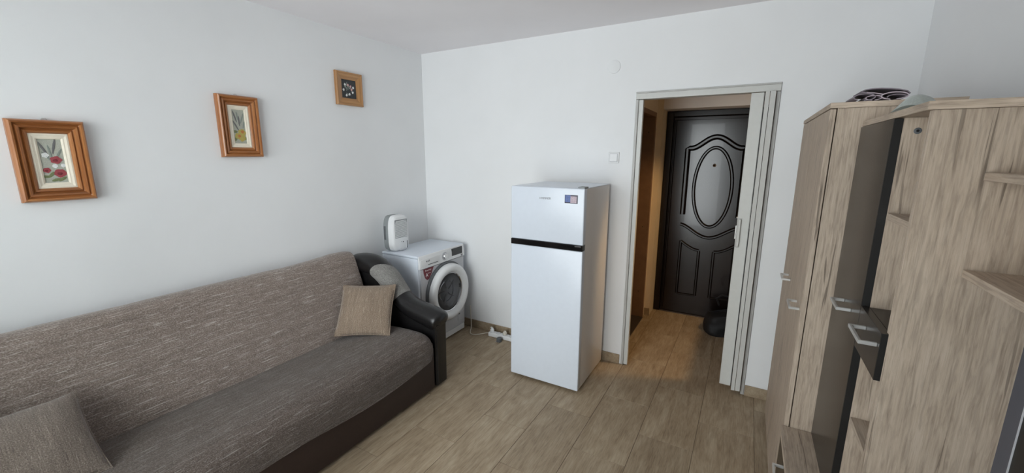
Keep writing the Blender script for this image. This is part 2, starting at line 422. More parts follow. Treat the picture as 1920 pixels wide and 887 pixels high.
obj('door_leaf', box(HX0 - 0.135, HX0 - 0.75, 1.02, 1.055, 0.012, 2.0, 0.003), 'brownwood', sd)
for z in (0.28, 0.95, 1.86):
    obj('screw', lathe([(0.0045, 0), (0.0045, 0.003), (0.001, 0.0035)], 10, 1, (HX0 - 0.05, 1.0572, z), True), 'black_pl', sd)

# baseboards: cut from the same tile
def baseboard(name, segs, label):
    o = empty(name, segs[0][:3] if False else (0, 0, 0)); o['kind'] = 'structure'; o['label'] = label
    for s in segs: obj('skirting_tile', box(*s, 0.002, 1), 'skirt', o)
BB = 0.0775
segs = [(x, min(x + 0.60, DL - 0.012), -0.010, 0, 0, BB) for x in (0.0, 0.603, 1.206, 1.809) if x < DL]
segs += [(DR + 0.002, DR + 0.33, -0.010, 0, 0, BB), (DR + 0.333, W, -0.010, 0, 0, BB)]
baseboard('baseboard_back', segs, 'wood-look tile skirting along the doorway wall')
baseboard('baseboard_left', [(0, 0.010, YF + 0.61 * i, min(-0.012, YF + 0.61 * i + 0.607), 0, BB) for i in range(7) if YF + .61 * i < -.03], 'wood-look tile skirting behind the sofa')
baseboard('baseboard_right', [(W - 0.010, W, YF + 0.61 * i, min(-0.012, YF + 0.61 * i + 0.607), 0, BB) for i in range(7) if YF + .61 * i < -.03], 'wood-look tile skirting behind the wall unit')
baseboard('baseboard_hall', [(HX0, 1.957, HY - 0.010, HY, 0, BB)], 'short wood-look tile skirting beside the entrance door')

# ================================================================== SOFA
SY0, SY1 = -3.06, -1.052     # near / far end of the seat
sofa = thing('sofa', 'long sofa bed under brown tweed covers with black leatherette arms', 'sofa', (0.5, -2.07, 0))
obj('base', box(0.10, 0.940, SY0, SY1 + 0.012, 0.022, 0.33, 0.012, 3), 'brownleather', sofa, True, label='dark brown leatherette base panel')
for y in (SY0 + 0.15, SY1 - 0.12):
    for x in (0.18, 0.86): obj('foot', lathe([(0.022, 0), (0.026, 0.03)], 16, 2, (x, y, 0), True), 'black_pl', sofa, True)
# seat cover: cross-section from the seam over the rounded front edge to the hanging hem
def seat_prof(t, y):
    hem = 0.232 + 0.016 * math.sin(y * 5.2 + 0.6) + 0.014 * noise.noise(Vector((y * 3.1, 0.3, 0)))
    P = [(0.30, 0.395), (0.42, 0.412), (0.55, 0.430), (0.70, 0.442), (0.82, 0.446), (0.895, 0.438), (0.940, 0.415), (0.962, 0.375), (0.968, 0.33), (0.964, 0.28), (0.958, hem)]
    s = t * (len(P) - 1); i = min(int(s), len(P) - 2); f = s - i
    a, b = P[i], P[i + 1]
    p0 = P[max(i - 1, 0)]; p3 = P[min(i + 2, len(P) - 1)]
    cr = lambda q0, q1, q2, q3: 0.5 * ((2 * q1) + (-q0 + q2) * f + (2 * q0 - 5 * q1 + 4 * q2 - q3) * f * f + (-q0 + 3 * q1 - 3 * q2 + q3) * f ** 3)
    return cr(p0[0], a[0], b[0], p3[0]), cr(p0[1], a[1], b[1], p3[1])
def seat_fn(u, v):
    y = SY0 + (SY1 - SY0) * u
    x, z = seat_prof(v, y)
    # far corner rounds off against the arm
    d = SY1 - y; k = max(0.0, 1 - d / 0.10); dd = max(0.0, y - SY0 < 0.1 and 1 - (y - SY0) / 0.1 or 0)
    if x > 0.80: x -= (x - 0.80) * 0.16 * k ** 2.5
    z -= 0.030 * k ** 3 * (1 if z > 0.38 else 0.3)
    n = noise.noise(Vector((x * 4, y * 2.3, z * 4))) * 0.007 + noise.noise(Vector((x * 11, y * 6, z * 9))) * 0.0025
    return (x + (n if z < 0.40 else 0), y, z + n)
bm, V = grid(seat_fn, 120, 44)
ret = bmesh.ops.solidify(bm, geom=list(bm.faces), thickness=0.012)
obj('seat_cover', bm, 'cover', sofa, True, angle=80)
obj('mattress', box(0.30, 0.935, SY0 + 0.01, SY1 - 0.01, 0.30, 0.392, 0.02, 3), 'brownleather', sofa, True)
# backrest cover: closed section leaning to the wall
def back_fn(u, v):
    y = SY0 + 0.01 + (SY1 - SY0 - 0.012) * u
    e = min(1.0, min(u, 1 - u) * 30); e = math.sqrt(1 - (1 - e) ** 2)
    top = 0.915 + 0.012 * noise.noise(Vector((y * 1.7, 2.1, 0))) + 0.016 * max(0, 1 - abs(y + 1.2) / 0.35)
    P = [(0.395, 0.330), (0.392, 0.42), (0.345, 0.53), (0.292, 0.66), (0.245, 0.78), (0.212, top - 0.060), (0.185, top - 0.017), (0.140, top), (0.085, top - 0.012), (0.050, top - 0.06), (0.045, 0.72), (0.055, 0.55), (0.075, 0.34), (0.25, 0.325)]
    s = (v * len(P)) % len(P); i = int(s); f = s - i; n_ = len(P)
    q = [P[(i - 1) % n_], P[i], P[(i + 1) % n_], P[(i + 2) % n_]]
    cr = lambda k: 0.5 * ((2 * q[1][k]) + (-q[0][k] + q[2][k]) * f + (2 * q[0][k] - 5 * q[1][k] + 4 * q[2][k] - q[3][k]) * f * f + (-q[0][k] + 3 * q[1][k] - 3 * q[2][k] + q[3][k]) * f ** 3)
    x, z = cr(0), cr(1)
    cx, cz = 0.19, 0.62
    sc = 0.90 + 0.10 * e
    x = cx + (x - cx) * sc; z = cz + (z - cz) * (0.975 + 0.025 * e)
    d = 0.006 * noise.noise(Vector((x * 3, y * 2.2, z * 3))) + 0.003 * noise.noise(Vector((x * 9, y * 7, z * 9)))
    return (max(0.012, x + d), y, z + d * 0.6)
bm, V = grid(back_fn, 110, 64, True)
bm.faces.new(V[0]); bm.faces.new(V[-1][::-1])
obj('backrest_cover', bm, 'cover', sofa, True, angle=60)
# arms: swept roll on a side panel; wing rises to the wall
ARM = [(0.075, 0.790), (0.16, 0.815), (0.26, 0.822), (0.35, 0.805), (0.44, 0.752), (0.515, 0.675), (0.58, 0.605), (0.66, 0.558), (0.75, 0.532), (0.84, 0.516), (0.905, 0.500), (0.950, 0.478)]
def arm_pt(t):
    s = t * (len(ARM) - 1); i = min(int(s), len(ARM) - 2); f = s - i
    p0, p1, p2, p3 = ARM[max(i - 1, 0)], ARM[i], ARM[i + 1], ARM[min(i + 2, len(ARM) - 1)]
    cr = lambda k: 0.5 * ((2 * p1[k]) + (-p0[k] + p2[k]) * f + (2 * p0[k] - 5 * p1[k] + 4 * p2[k] - p3[k]) * f * f + (-p0[k] + 3 * p1[k] - 3 * p2[k] + p3[k]) * f ** 3)
    return cr(0), cr(1)
def arm_roll(yc, t0, t1, grow=1.0, n=40, skew=0.0, ends=True):
    bm = bmesh.new(); rings = []; m = 28
    for i in range(n):
        u = i / (n - 1)
        ring = []
        for k in range(m):
            a = 2 * PI * k / m
            t = t0 + (t1 - t0) * u
            if skew: t += skew * (math.sin(a) * 0.5) * (1 - u)
            t = min(max(t, 0.0), 1.0)
            x, z = arm_pt(t); x2, z2 = arm_pt(min(t + 0.01, 1.0)); x1, z1 = arm_pt(max(t - 0.01, 0.0))
            d = Vector((x2 - x1, 0, z2 - z1)).normalized(); nn = Vector((-d.z, 0, d.x))
            rz = (0.072 + 0.006 * math.sin(t * 9)) * grow; ryy = 0.088 * grow
            if ends:
                e = min(u, 1 - u) * n / 4.0
                if e < 1: q = math.sqrt(max(0.0, 1 - (1 - e) ** 2)) * 0.75 + 0.25; rz *= q; ryy *= q
            w = Vector((x, yc, z)) + nn * (rz * math.cos(a)) + Vector((0, 1, 0)) * (ryy * math.sin(a))
            ring.append(bm.verts.new(w))
        rings.append(ring)
    for A, B in zip(rings, rings[1:]):
        for k in range(m): bm.faces.new((A[k], A[(k + 1) % m], B[(k + 1) % m], B[k]))
    bm.faces.new(rings[0][::-1]); bm.faces.new(rings[-1])
    return bm
for yc, far in ((-0.962, True), (SY0 - 0.095, False)):
    arm = obj('arm', arm_roll(yc, 0, 1, n=56), 'leather', sofa, True, label='black leatherette arm rising to a wing at the wall')
    ins = obj('arm_fabric', arm_roll(yc, 0.33, 0.545, 1.035, 18, 0.10 if far else -0.10, ends=False), 'greytweed', arm, True, label='grey tweed inset panel')
    poly = [(0.08, 0.02), (0.935, 0.02), (0.940, 0.46)] + [arm_pt(1 - i / 14) for i in range(15)]
    obj('arm_panel', prism(poly, 1, yc - 0.060, yc + 0.060, 0.010, 3), 'leather', arm, True)
    obj('arm_front_piping', tube([(0.938, yc - 0.045, z) for z in (0.04, 0.2, 0.36, 0.44)], 0.006, 8), 'leather', arm, True)

# throw pillows
def pillow_bm(a, b, t, n=30, ear=0.05, seed=0):
    bm = bmesh.new()
    def pt(i, j, s):
        u = -1 + 2 * i / n; v = -1 + 2 * j / n
        x = a * u * (1 - ear * (1 - v * v)); z = b * v * (1 - ear * (1 - u * u))
        th = t * ((1 - u ** 2) ** 0.55) * ((1 - v ** 2) ** 0.55)
        w = noise.noise(Vector((u * 2 + seed, v * 2, s))) * 0.010 * (1 - u * u) * (1 - v * v)
        cr = 0.004 * math.sin(9 * (u + v)) * max(0, abs(u * v) - 0.35)
        return (x, s * th + w + cr, z)
    F = [[bm.verts.new(pt(i, j, -1)) for j in range(n + 1)] for i in range(n + 1)]
    B = [[F[i][j] if i in (0, n) or j in (0, n) else bm.verts.new(pt(i, j, 1)) for j in range(n + 1)] for i in range(n + 1)]
    for i in range(n):
        for j in range(n):
            bm.faces.new((F[i][j], F[i + 1][j], F[i + 1][j + 1], F[i][j + 1])); bm.faces.new((B[i][j + 1], B[i + 1][j + 1], B[i + 1][j], B[i][j]))
    return bm
def seam(a, b, ear, n=24):
    P = []
    for (u0, v0, u1, v1) in ((-1, -1, 1, -1), (1, -1, 1, 1), (1, 1, -1, 1), (-1, 1, -1, -1)):
        for i in range(n):
            f = i / n; u = u0 + (u1 - u0) * f; v = v0 + (v1 - v0) * f
            P.append((a * u * (1 - ear * (1 - v * v)), 0, b * v * (1 - ear * (1 - u * u))))
    return P
def pillow(name, label, c, ex, ez, a, b, t, mat, ear=0.05, seed=0):
    ex = Vector(ex).normalized(); ez = Vector(ez); ez = (ez - ex * ez.dot(ex)).normalized(); ey = ez.cross(ex)
    o = thing(name, label, 'pillow', c, 0, 'tweed throw pillows on the sofa')
    o.rotation_euler = Matrix(((ex.x, ey.x, ez.x), (ex.y, ey.y, ez.y), (ex.z, ey.z, ez.z))).to_euler()
    obj('pillow_case', pillow_bm(a, b, t, ear=ear, seed=seed), mat, o, True, world=False, angle=89)
    obj('seam', tube(seam(a * 1.003, b * 1.003, ear), 0.0028, 6, True), mat, o, True, world=False)
    return o
pillow('throw_pillow', 'sand tweed throw pillow leaning on the black arm at the far end', (0.500, -1.231, 0.584), (0.845, 0.535, 0.003), (-0.350, 0.549, 0.759), 0.185, 0.185, 0.058, 'pillow2', 0.05, 1)
pillow('throw_pillow', 'taupe tweed throw pillow leaning on the backrest at the near end', (0.505, -2.838, 0.556), (0.03, 1, -0.02), (-0.83, 0.0, 0.55), 0.208, 0.198, 0.072, 'pillow', 0.06, 4)

# ================================================================== PICTURES on the left wall
def picture(y0, y1, z0, z1, prof, mats, label, inner=None, name='framed_picture', canvas='canvas'):
    cy, cz = (y0 + y1) / 2, (z0 + z1) / 2; a, b = (y1 - y0) / 2, (z1 - z0) / 2
    o = thing(name, label, 'picture', (0.0, cy, z0), 0, 'framed pictures on the left wall')
    def rails(prof, mats, nm, par, a=a, b=b):
        for s in range(4):
            bm = bmesh.new(); rows = []
            for d, h in prof:
                A, B = a - d, b - d
                c = [(-A, -B), (A, -B), (A, B), (-A, B)]
                p, q = c[s], c[(s + 1) % 4]
                rows.append([bm.verts.new((h, cy + p[0], cz + p[1])), bm.verts.new((h, cy + q[0], cz + q[1]))])
            n = len(rows)
            for i in range(n): r1, r2 = rows[i], rows[(i + 1) % n]; bm.faces.new((r1[0], r1[1], r2[1], r2[0]))
            bm.faces.new([r[0] for r in rows]); bm.faces.new([r[1] for r in rows][::-1])
            obj(nm, bm, mats[s % 2], par)
    rails(prof, mats, 'frame_rail', o)
    dmax = prof[-2][0]
    ia, ib = a - dmax, b - dmax
    if inner:
        mt = empty('mat', (0, 0, 0)); mt.parent = o; mt.location = (0, 0, 0)
        rails([(dmax - 0.002 + d, h) for d, h in inner], ('cream', 'cream'), 'mat_rail', mt)
        w = inner[-2][0]; ia, ib = ia - w, ib - w
    cv = obj('painting', box(0.004, 0.009, cy - ia - 0.002, cy + ia + 0.002, cz - ib - 0.002, cz + ib + 0.002), canvas, o)
    obj('hanger', tube([(0.004, cy - 0.012, z1 - 0.002), (0.006, cy - 0.006, z1 + 0.008), (0.006, cy + 0.006, z1 + 0.008), (0.004, cy + 0.012, z1 - 0.002)], 0.0018, 6), 'satin', o, True)
    return o, cv, cy, cz, ia, ib
PF = [(0.000, 0.002), (0.000, 0.024), (0.004, 0.036), (0.009, 0.041), (0.015, 0.040), (0.018, 0.032), (0.021, 0.029), (0.027, 0.036), (0.034, 0.034), (0.038, 0.024), (0.041, 0.021), (0.046, 0.027), (0.052, 0.025), (0.060, 0.013), (0.060, 0.002)]
IN = [(0.000, 0.004), (0.000, 0.017), (0.006, 0.018), (0.014, 0.015), (0.018, 0.015), (0.024, 0.012), (0.024, 0.004)]
def blob(cv, nm, y, z, ry, rz, mat, h=0.0100, petals=0, seed=0, rot=0.0):
    rnd = random.Random(seed); bm = bmesh.new(); n = 22; ring = []
    for k in range(n):
        a = 2 * PI * k / n; q = 1 + (0.08 * math.cos(petals * a + seed) if petals else 0) + rnd.uniform(-.06, .06)
        dy, dz = ry * q * math.cos(a), rz * q * math.sin(a)
        ring.append(bm.verts.new((h, y + dy * math.cos(rot) - dz * math.sin(rot), z + dy * math.sin(rot) + dz * math.cos(rot))))
    c = bm.verts.new((h + 0.0006, y, z))
    low = [bm.verts.new((0.0088, v.co.y, v.co.z)) for v in ring]
    for k in range(n):
        bm.faces.new((ring[k], ring[(k + 1) % n], c)); bm.faces.new((low[k], low[(k + 1) % n], ring[(k + 1) % n], ring[k]))
    return obj(nm, bm, mat, cv)
# poppies
o, cv, cy, cz, ia, ib = picture(-2.594, -2.356, 1.435, 1.790, PF, ('pine_y', 'pine_z'), 'large pine framed picture of red poppies in a cream mat', IN)
for i, (dy, dz, r) in enumerate([(0.010, 0.005, 0.019), (-0.024, -0.040, 0.013), (0.016, -0.054, 0.021)]):
    f = blob(cv, 'poppy', cy + dy, cz + dz, r * .95, r * .85, 'p_red', 0.0105, 5, i); blob(cv, 'poppy_heart', cy + dy - .002, cz + dz - .002, r * .42, r * .34, 'p_darkred', 0.0112, 3, i + 9)
for i, (dy, dz, l, a) in enumerate([(-0.022, 0.052, 0.034, 0.35), (0.012, 0.066, 0.036, -0.22), (-0.016, 0.020, 0.026, 0.55), (0.024, 0.035, 0.022, -0.5), (-0.004, 0.040, 0.03, 0.1)]):
    blob(cv, 'leaf', cy + dy, cz + dz, 0.0042, l, 'p_greyleaf' if i < 2 else 'p_sage', 0.0098, 0, i, a)
for i, (dy, dz, r) in enumerate([(-0.020, 0.026, .011), (0.004, -0.022, .009), (0.030, -0.020, .008)]): blob(cv, 'white_flower', cy + dy, cz + dz, r, r, 'p_white', 0.0101, 5, i)
for i, (dy, dz) in enumerate([(-0.030, -0.068), (0.0, -0.083), (0.02, -0.080), (-0.012, -0.060)]): blob(cv, 'leaf', cy + dy, cz + dz, 0.016, 0.006, 'p_leafg', 0.0097, 0, i + 20, 0.3 * i)
# yellow bouquet
o, cv, cy, cz, ia, ib = picture(-1.782, -1.549, 1.628, 1.989, PF, ('pine_y', 'pine_z'), 'medium pine framed picture of a yellow bouquet in a cream mat', IN)
for i, (dy, dz, r) in enumerate([(0.012, -0.036, .022), (-0.012, -0.056, .018), (0.010, -0.066, .020)]): blob(cv, 'yellow_flower', cy + dy, cz + dz, r, r, 'p_yellow', 0.0103, 5, i)
for i, (dy, dz, r) in enumerate([(0.014, -0.030, .009), (-0.006, -0.056, .009)]): blob(cv, 'orange_heart', cy + dy, cz + dz, r, r, 'p_orange', 0.0112, 4, i)
for i, (dy, dz, l, a) in enumerate([(-0.020, 0.058, 0.034, 0.25), (0.020, 0.050, 0.034, -0.35), (-0.018, 0.004, 0.034, 0.45), (0.026, 0.012, 0.022, -0.25), (0.002, 0.034, 0.030, 0.0), (-0.006, 0.062, 0.026, 0.1)]):
    blob(cv, 'leaf', cy + dy, cz + dz, 0.0042, l, 'p_greyleaf' if i % 2 == 0 else 'p_sage', 0.0098, 0, i, a)
for i, (dy, dz) in enumerate([(-0.026, -0.030), (0.028, -0.070), (-0.028, -0.074)]): blob(cv, 'leaf', cy + dy, cz + dz, 0.013, 0.008, 'p_leafg', 0.0098, 0, i + 20, 0.5 * i)
# small dark picture
PS = [(0.000, 0.002), (0.000, 0.020), (0.004, 0.026), (0.012, 0.027), (0.016, 0.023), (0.050, 0.013), (0.054, 0.012), (0.054, 0.002)]
o, cv, cy, cz, ia, ib = picture(-0.960, -0.720, 2.012, 2.254, PS, ('pinelight_y', 'pinelight_z'), 'small light pine framed picture of white blossoms on black', None, canvas='slate')
rnd = random.Random(3)
for i in range(9):
    a = i * 2.4; r = 0.022 + 0.028 * ((i * 37) % 10) / 10
    blob(cv, 'blossom', cy + math.cos(a) * r * 1.1, cz + math.sin(a) * r * 1.1, 0.008, 0.009, 'p_white' if i % 3 else 'p_pinkw', 0.0102, 3, i)
for i in range(10): blob(cv, 'leaf', cy + rnd.uniform(-.032, .032), cz + rnd.uniform(-.04, .035), 0.003, 0.016, 'p_sage', 0.0098, 0, i, rnd.uniform(-1.2, 1.2))

# ================================================================== WASHING MACHINE (front faces +x)
X0, X1, Y0, Y1, ZT = 0.095, 0.490, -0.690, -0.085, 0.845
wm = thing('washing_machine', 'white front-loading washing machine in the corner beside the sofa', 'washing machine', ((X0 + X1) / 2, (Y0 + Y1) / 2, 0))
DC = (-0.360, 0.466)   # door centre y,z
bm = box(X0, X1, Y0, Y1, 0.012, 0.822, 0.006, 2)
obj('cabinet', bm, 'white_app', wm, True)
obj('top_lid', box(X0, X1 + 0.004, Y0 - 0.002, Y1 + 0.002, 0.8225, ZT, 0.007, 3), 'white_app', wm, True)
# the face plate is a little darker and bows out
obj('front_panel', prism([(X1 + 0.0005, 0.075), (X1 + 0.012, 0.080), (X1 + 0.016, 0.40), (X1 + 0.012, 0.728), (X1 + 0.0005, 0.730)], 1, Y0 + 0.018, Y1 - 0.010, 0.003), 'lgrey_pl', wm, True)
obj('plinth_panel', box(X1 + 0.0005, X1 + 0.008, Y0 + 0.010, Y1 - 0.010, 0.020, 0.072, 0.002), 'white_pl', wm)
cp = obj('control_panel', prism([(X1 + 0.0008, 0.733), (X1 + 0.020, 0.736), (X1 + 0.019, 0.800), (X1 + 0.010, 0.838), (X1 + 0.0045, 0.842), (X1 + 0.0008, 0.820)], 1, Y0 + 0.004, Y1 - 0.004, 0.003), 'white_pl', wm, True)
xs = X1 + 0.0205
dr = obj('detergent_drawer', box(X1 + 0.010, xs + 0.002, Y0 + 0.012, -0.440, 0.746, 0.812, 0.004, 2), 'white_pl', wm, True)
obj('drawer_grip', box(xs + 0.0012, xs + 0.0032, -0.590, -0.465, 0.757, 0.763, 0.0009, 1), 'dgrey_pl', dr)
obj('logo', merge(place(text_bm('LG', 0.020, 0.0004, 0.0006), (0, 1, 0), (0, 0, 1), (xs + 0.0024, -0.580, 0.791)), lathe([(0.0065, 0), (0.0065, 0.0008)], 18, 0, (xs + 0.0021, -0.605, 0.791), True)), 'txt_grey', dr)
kn = obj('dial', lathe([(0.026, 0), (0.026, 0.012), (0.023, 0.017), (0.010, 0.018), (0.0, 0.018)], 36, 0, (xs - 0.002, -0.372, 0.786)), 'chrome', cp, True)
obj('dial_face', lathe([(0.020, 0), (0.019, 0.003), (0.0, 0.0034)], 30, 0, (xs + 0.0165, -0.372, 0.786)), 'white_pl', kn, True)
obj('dial_ring', lathe([(0.035, 0.0), (0.035, 0.0012), (0.027, 0.0014)], 36, 0, (xs - 0.001, -0.372, 0.786)), 'lgrey_pl', cp, True)
obj('display', box(xs - 0.008, xs + 0.0006, -0.272, -0.122, 0.762, 0.828, 0.002, 1), 'black_gl', cp)
lab = obj('energy_mark', box(xs - 0.001, xs + 0.0006, -0.142, -0.118, 0.739, 0.7575, 0.0004, 1), 'dgrey_pl', cp)
obj('mark_print', merge(place(text_bm('10', 0.012, 0.0002), (0, 1, 0), (0, 0, 1), (xs + 0.0008, -0.130, 0.7515)), place(text_bm('YEAR', 0.005, 0.0002), (0, 1, 0), (0, 0, 1), (xs + 0.0008, -0.130, 0.743))), 'txt_white', lab)
# maroon energy sticker below the drawer
st = [(-0.640, 0.728), (-0.515, 0.728), (-0.548, 0.672), (-0.580, 0.634), (-0.600, 0.630), (-0.622, 0.650), (-0.636, 0.690)]
xb = X1 + 0.0135
sk = obj('energy_sticker', prism(st, 0, xb - 0.004, xb + 0.0030), 'maroon', wm)
obj('sticker_print', merge(merge(place(text_bm('A', 0.042, 0.0002, 0.001), (0, 1, 0), (0, 0, 1), (xb + 0.0033, -0.602, 0.672)), place(text_bm('+++', 0.020, 0.0002), (0, 1, 0), (0, 0, 1), (xb + 0.0033, -0.572, 0.684))), place(text_bm('Economy', 0.020, 0.0002), (0, 1, 0), (0, 0, 1), (xb + 0.0033, -0.585, 0.713))), 'txt_white', sk)
# porthole door
xd = X1 + 0.014
c = (xd, DC[0], DC[1])
door = obj('door', lathe([(0.246, 0.0), (0.252, 0.030), (0.250, 0.054), (0.240, 0.070), (0.224, 0.077), (0.204, 0.074), (0.186, 0.062), (0.174, 0.040), (0.170, 0.026)], 72, 0, c), 'white_pl', wm, True, label='round white porthole door')
obj('door_ring', lathe([(0.268, 0.0), (0.270, 0.010), (0.262, 0.020), (0.250, 0.022)], 72, 0, c), 'dgrey_pl', door, True)
obj('inner_rim', lathe([(0.176, 0.044), (0.171, 0.048), (0.165, 0.044), (0.163, 0.024)], 72, 0, c), 'chrome', door, True)
obj('porthole_glass', lathe([(0.166, 0.034), (0.150, 0.044), (0.110, 0.055), (0.060, 0.061), (0.0, 0.063)], 56, 0, c), 'porthole', door, True)
obj('gasket', lathe([(0.165, 0.026), (0.150, 0.014), (0.140, 0.006), (0.132, 0.004)], 56, 0, c), 'rubber', door, True)
obj('drum', lathe([(0.158, 0.020), (0.128, 0.005), (0.080, 0.0025), (0.0, 0.003)], 48, 0, c), 'drum', door, True)
obj('drum_ring', lathe([(0.098, 0.0055), (0.094, 0.010), (0.090, 0.0055)], 40, 0, c), 'chrome', door, True)
for k in range(5):
    a0 = 0.4 + k * 1.25
    obj('drum_lifter', tube([(xd + 0.007, DC[0] + r * math.cos(a0 + r * 2), DC[1] + r * math.sin(a0 + r * 2)) for r in (0.03, 0.06, 0.09, 0.125)], 0.004, 8), 'drum' if k % 2 else 'black_pl', door, True)
obj('door_latch', box(xd + 0.040, xd + 0.050, DC[0] + 0.128, DC[0] + 0.150, DC[1] + 0.005, DC[1] + 0.040, 0.003), 'black_pl', door)
obj('filter_cap', box(X1 + 0.012, X1 + 0.0165, Y1 - 0.115, Y1 - 0.030, 0.125, 0.205, 0.002, 1), 'lgrey_pl', wm)
obj('filter_catch', box(X1 + 0.0150, X1 + 0.0195, Y1 - 0.105, Y1 - 0.088, 0.186, 0.198, 0.001, 1), 'dgrey_pl', wm)
for x in (X0 + 0.05, X1 - 0.05):
    for y in (Y0 + 0.05, Y1 - 0.05): obj('foot', lathe([(0.020, 0), (0.020, 0.008), (0.012, 0.013)], 16, 2, (x, y, 0), True), 'black_pl', wm, True)

# ================================================================== DEHUMIDIFIER on the washing machine
dh = thing('dehumidifier', 'small white and grey dehumidifier on the washing machine', 'dehumidifier', (0.170, -0.592, ZT + 0.0005), math.radians(-2))
DW, DD, DHt = 0.094, 0.064, 0.305      # half width (y), half depth (x), height
def dh_outline(k, n=40, w=DW, h=DHt, inset=0.0):
    P = []
    for i in range(n):
        a = 2 * PI * i / n; ca, sa = math.cos(a), math.sin(a)
        e = 0.42
        y = (w - inset) * math.copysign(abs(ca) ** e, ca); z = h / 2 + (h / 2 - inset) * math.copysign(abs(sa) ** (0.36 if sa < 0 else 0.62), sa)
        y *= 1 - 0.10 * max(0, (z - h * 0.62) / h) - 0.05 * max(0, (h * .4 - z) / h)
        P.append((y, z))
    return P
def dh_shell(sections):
    bm = bmesh.new(); R = []
    for x, ins in sections: R.append([bm.verts.new((x, y, z)) for y, z in dh_outline(0, inset=ins)])
    for A, B in zip(R, R[1:]):
        n = len(A)
        for k in range(n): bm.faces.new((A[k], A[(k + 1) % n], B[(k + 1) % n], B[k]))
    bm.faces.new(R[0][::-1]); bm.faces.new(R[-1]); return bm
obj('back_shell', dh_shell([(-DD, 0.016), (-DD + 0.014, 0.004), (-0.012, 0.0005), (0.006, 0.002)]), 'grey_pl', dh, True, False)
fs = obj('front_shell', dh_shell([(0.0065, 0.0025), (0.010, 0.0), (DD - 0.014, 0.003), (DD - 0.003, 0.012), (DD, 0.018)]), 'white_pl', dh, True, False)
for i in range(17):
    z = 0.120 + i * 0.0084; hw_ = 0.066 - max(0, (i - 13)) * 0.003
    obj('louvre', box(DD - 0.0005, DD + 0.0035, -hw_, hw_, z, z + 0.0050, 0.001, 1), 'white_pl', fs, False, False)
gb = box(DD - 0.001, DD + 0.0008, -0.068, 0.068, 0.115, 0.268, 0.0008, 1); obj('grille_recess', gb, 'grey_pl', fs, False, False)
obj('side_handle', box(-0.040, -0.020, -DW - 0.0015, -DW + 0.004, 0.100, 0.215, 0.0022, 2), 'dgrey_pl', dh, False, False)
obj('water_window', box(DD - 0.004, DD + 0.0015, 0.058, 0.065, 0.018, 0.080, 0.001, 1), 'dgrey_pl', dh, False, False)
obj('tank_lip', box(DD - 0.010, DD + 0.004, -0.022, 0.040, 0.004, 0.022, 0.003, 2), 'lgrey_pl', dh, False, False)
obj('power_button', lathe([(0.005, 0), (0.005, 0.002), (0, 0.0024)], 14, 0, (DD, 0.018, 0.076)), 'dgrey_pl', dh, True, False)
obj('indicator', lathe([(0.0028, 0), (0.0028, 0.001), (0, 0.0012)], 12, 0, (DD, -0.002, 0.080)), 'dgrey_pl', dh, True, False)

# ================================================================== REFRIGERATOR (front faces -y)
FX0, FX1, FYf, FYb, FZ = 1.294, 1.832, -0.585, -0.040, 1.436
fg = thing('refrigerator', 'white two-door refrigerator standing beside the doorway', 'refrigerator', ((FX0 + FX1) / 2, -0.31, 0))
obj('cabinet', box(FX0 + 0.002, FX1 - 0.002, FYf + 0.052, FYb, 0.018, FZ - 0.004, 0.004), 'white_side', fg, True)
ld_ = obj('lower_door', box(FX0, FX1, FYf, FYf + 0.050, 0.020, 1.026, 0.007, 3), 'white_app', fg, True)
ud = obj('upper_door', box(FX0, FX1, FYf, FYf + 0.050, 1.066, FZ, 0.007, 3), 'white_app', fg, True)
obj('gasket_strip', box(FX0 + 0.012, FX1 - 0.012, FYf + 0.046, FYf + 0.056, 0.03, FZ - 0.01), 'lgrey_pl', fg)
hd = obj('handle_strip', box(FX0 + 0.001, FX1 - 0.001, FYf - 0.004, FYf + 0.050, 1.0265, 1.0655, 0.002, 1), 'black_gl', fg, label='black handle strip between the doors')
obj('hinge', box(FX1 - 0.055, FX1 - 0.012, FYf - 0.0055, FYf + 0.02, 1.053, 1.061, 0.001, 1), 'chrome', hd)
obj('logo', place(text_bm('H\u2261INNER', 0.020, 0.0003), (1, 0, 0), (0, 0, 1), (1.556, FYf - 0.0005, 1.3615)), 'txt_grey', ud)
sx0, sx1, sz0, sz1 = 1.697, 1.787, 1.338, 1.393
sk = obj('sticker', box(sx0, sx1, FYf - 0.0010, FYf + 0.001, sz0, sz1, 0.0004, 1), 'stk_dark', ud)
obj('sticker_panel', box(sx0 + 0.003, sx0 + 0.042, FYf - 0.0014, FYf, sz0 + 0.008, sz1 - 0.003), 'stk_blue', sk)
obj('sticker_panel', box(sx0 + 0.040, sx1 - 0.008, FYf - 0.0015, FYf, sz0 + 0.003, sz1 - 0.008), 'stk_pink', sk)
obj('hinge_cover', box(FX1 - 0.052, FX1 - 0.004, FYf + 0.012, FYf + 0.085, FZ - 0.004, FZ + 0.010, 0.004, 2), 'grey_pl', fg, True)
obj('top_panel', box(FX0 + 0.004, FX1 - 0.004, FYf + 0.055, FYb - 0.002, FZ - 0.0045, FZ + 0.001, 0.002, 1), 'white_app', fg)
for x in (FX0 + 0.05, FX1 - 0.05):
    for y in (FYf + 0.06, FYb - 0.06): obj('foot', lathe([(0.018, 0), (0.018, 0.012), (0.010, 0.020)], 16, 2, (x, y, 0), True), 'black_pl', fg, True)

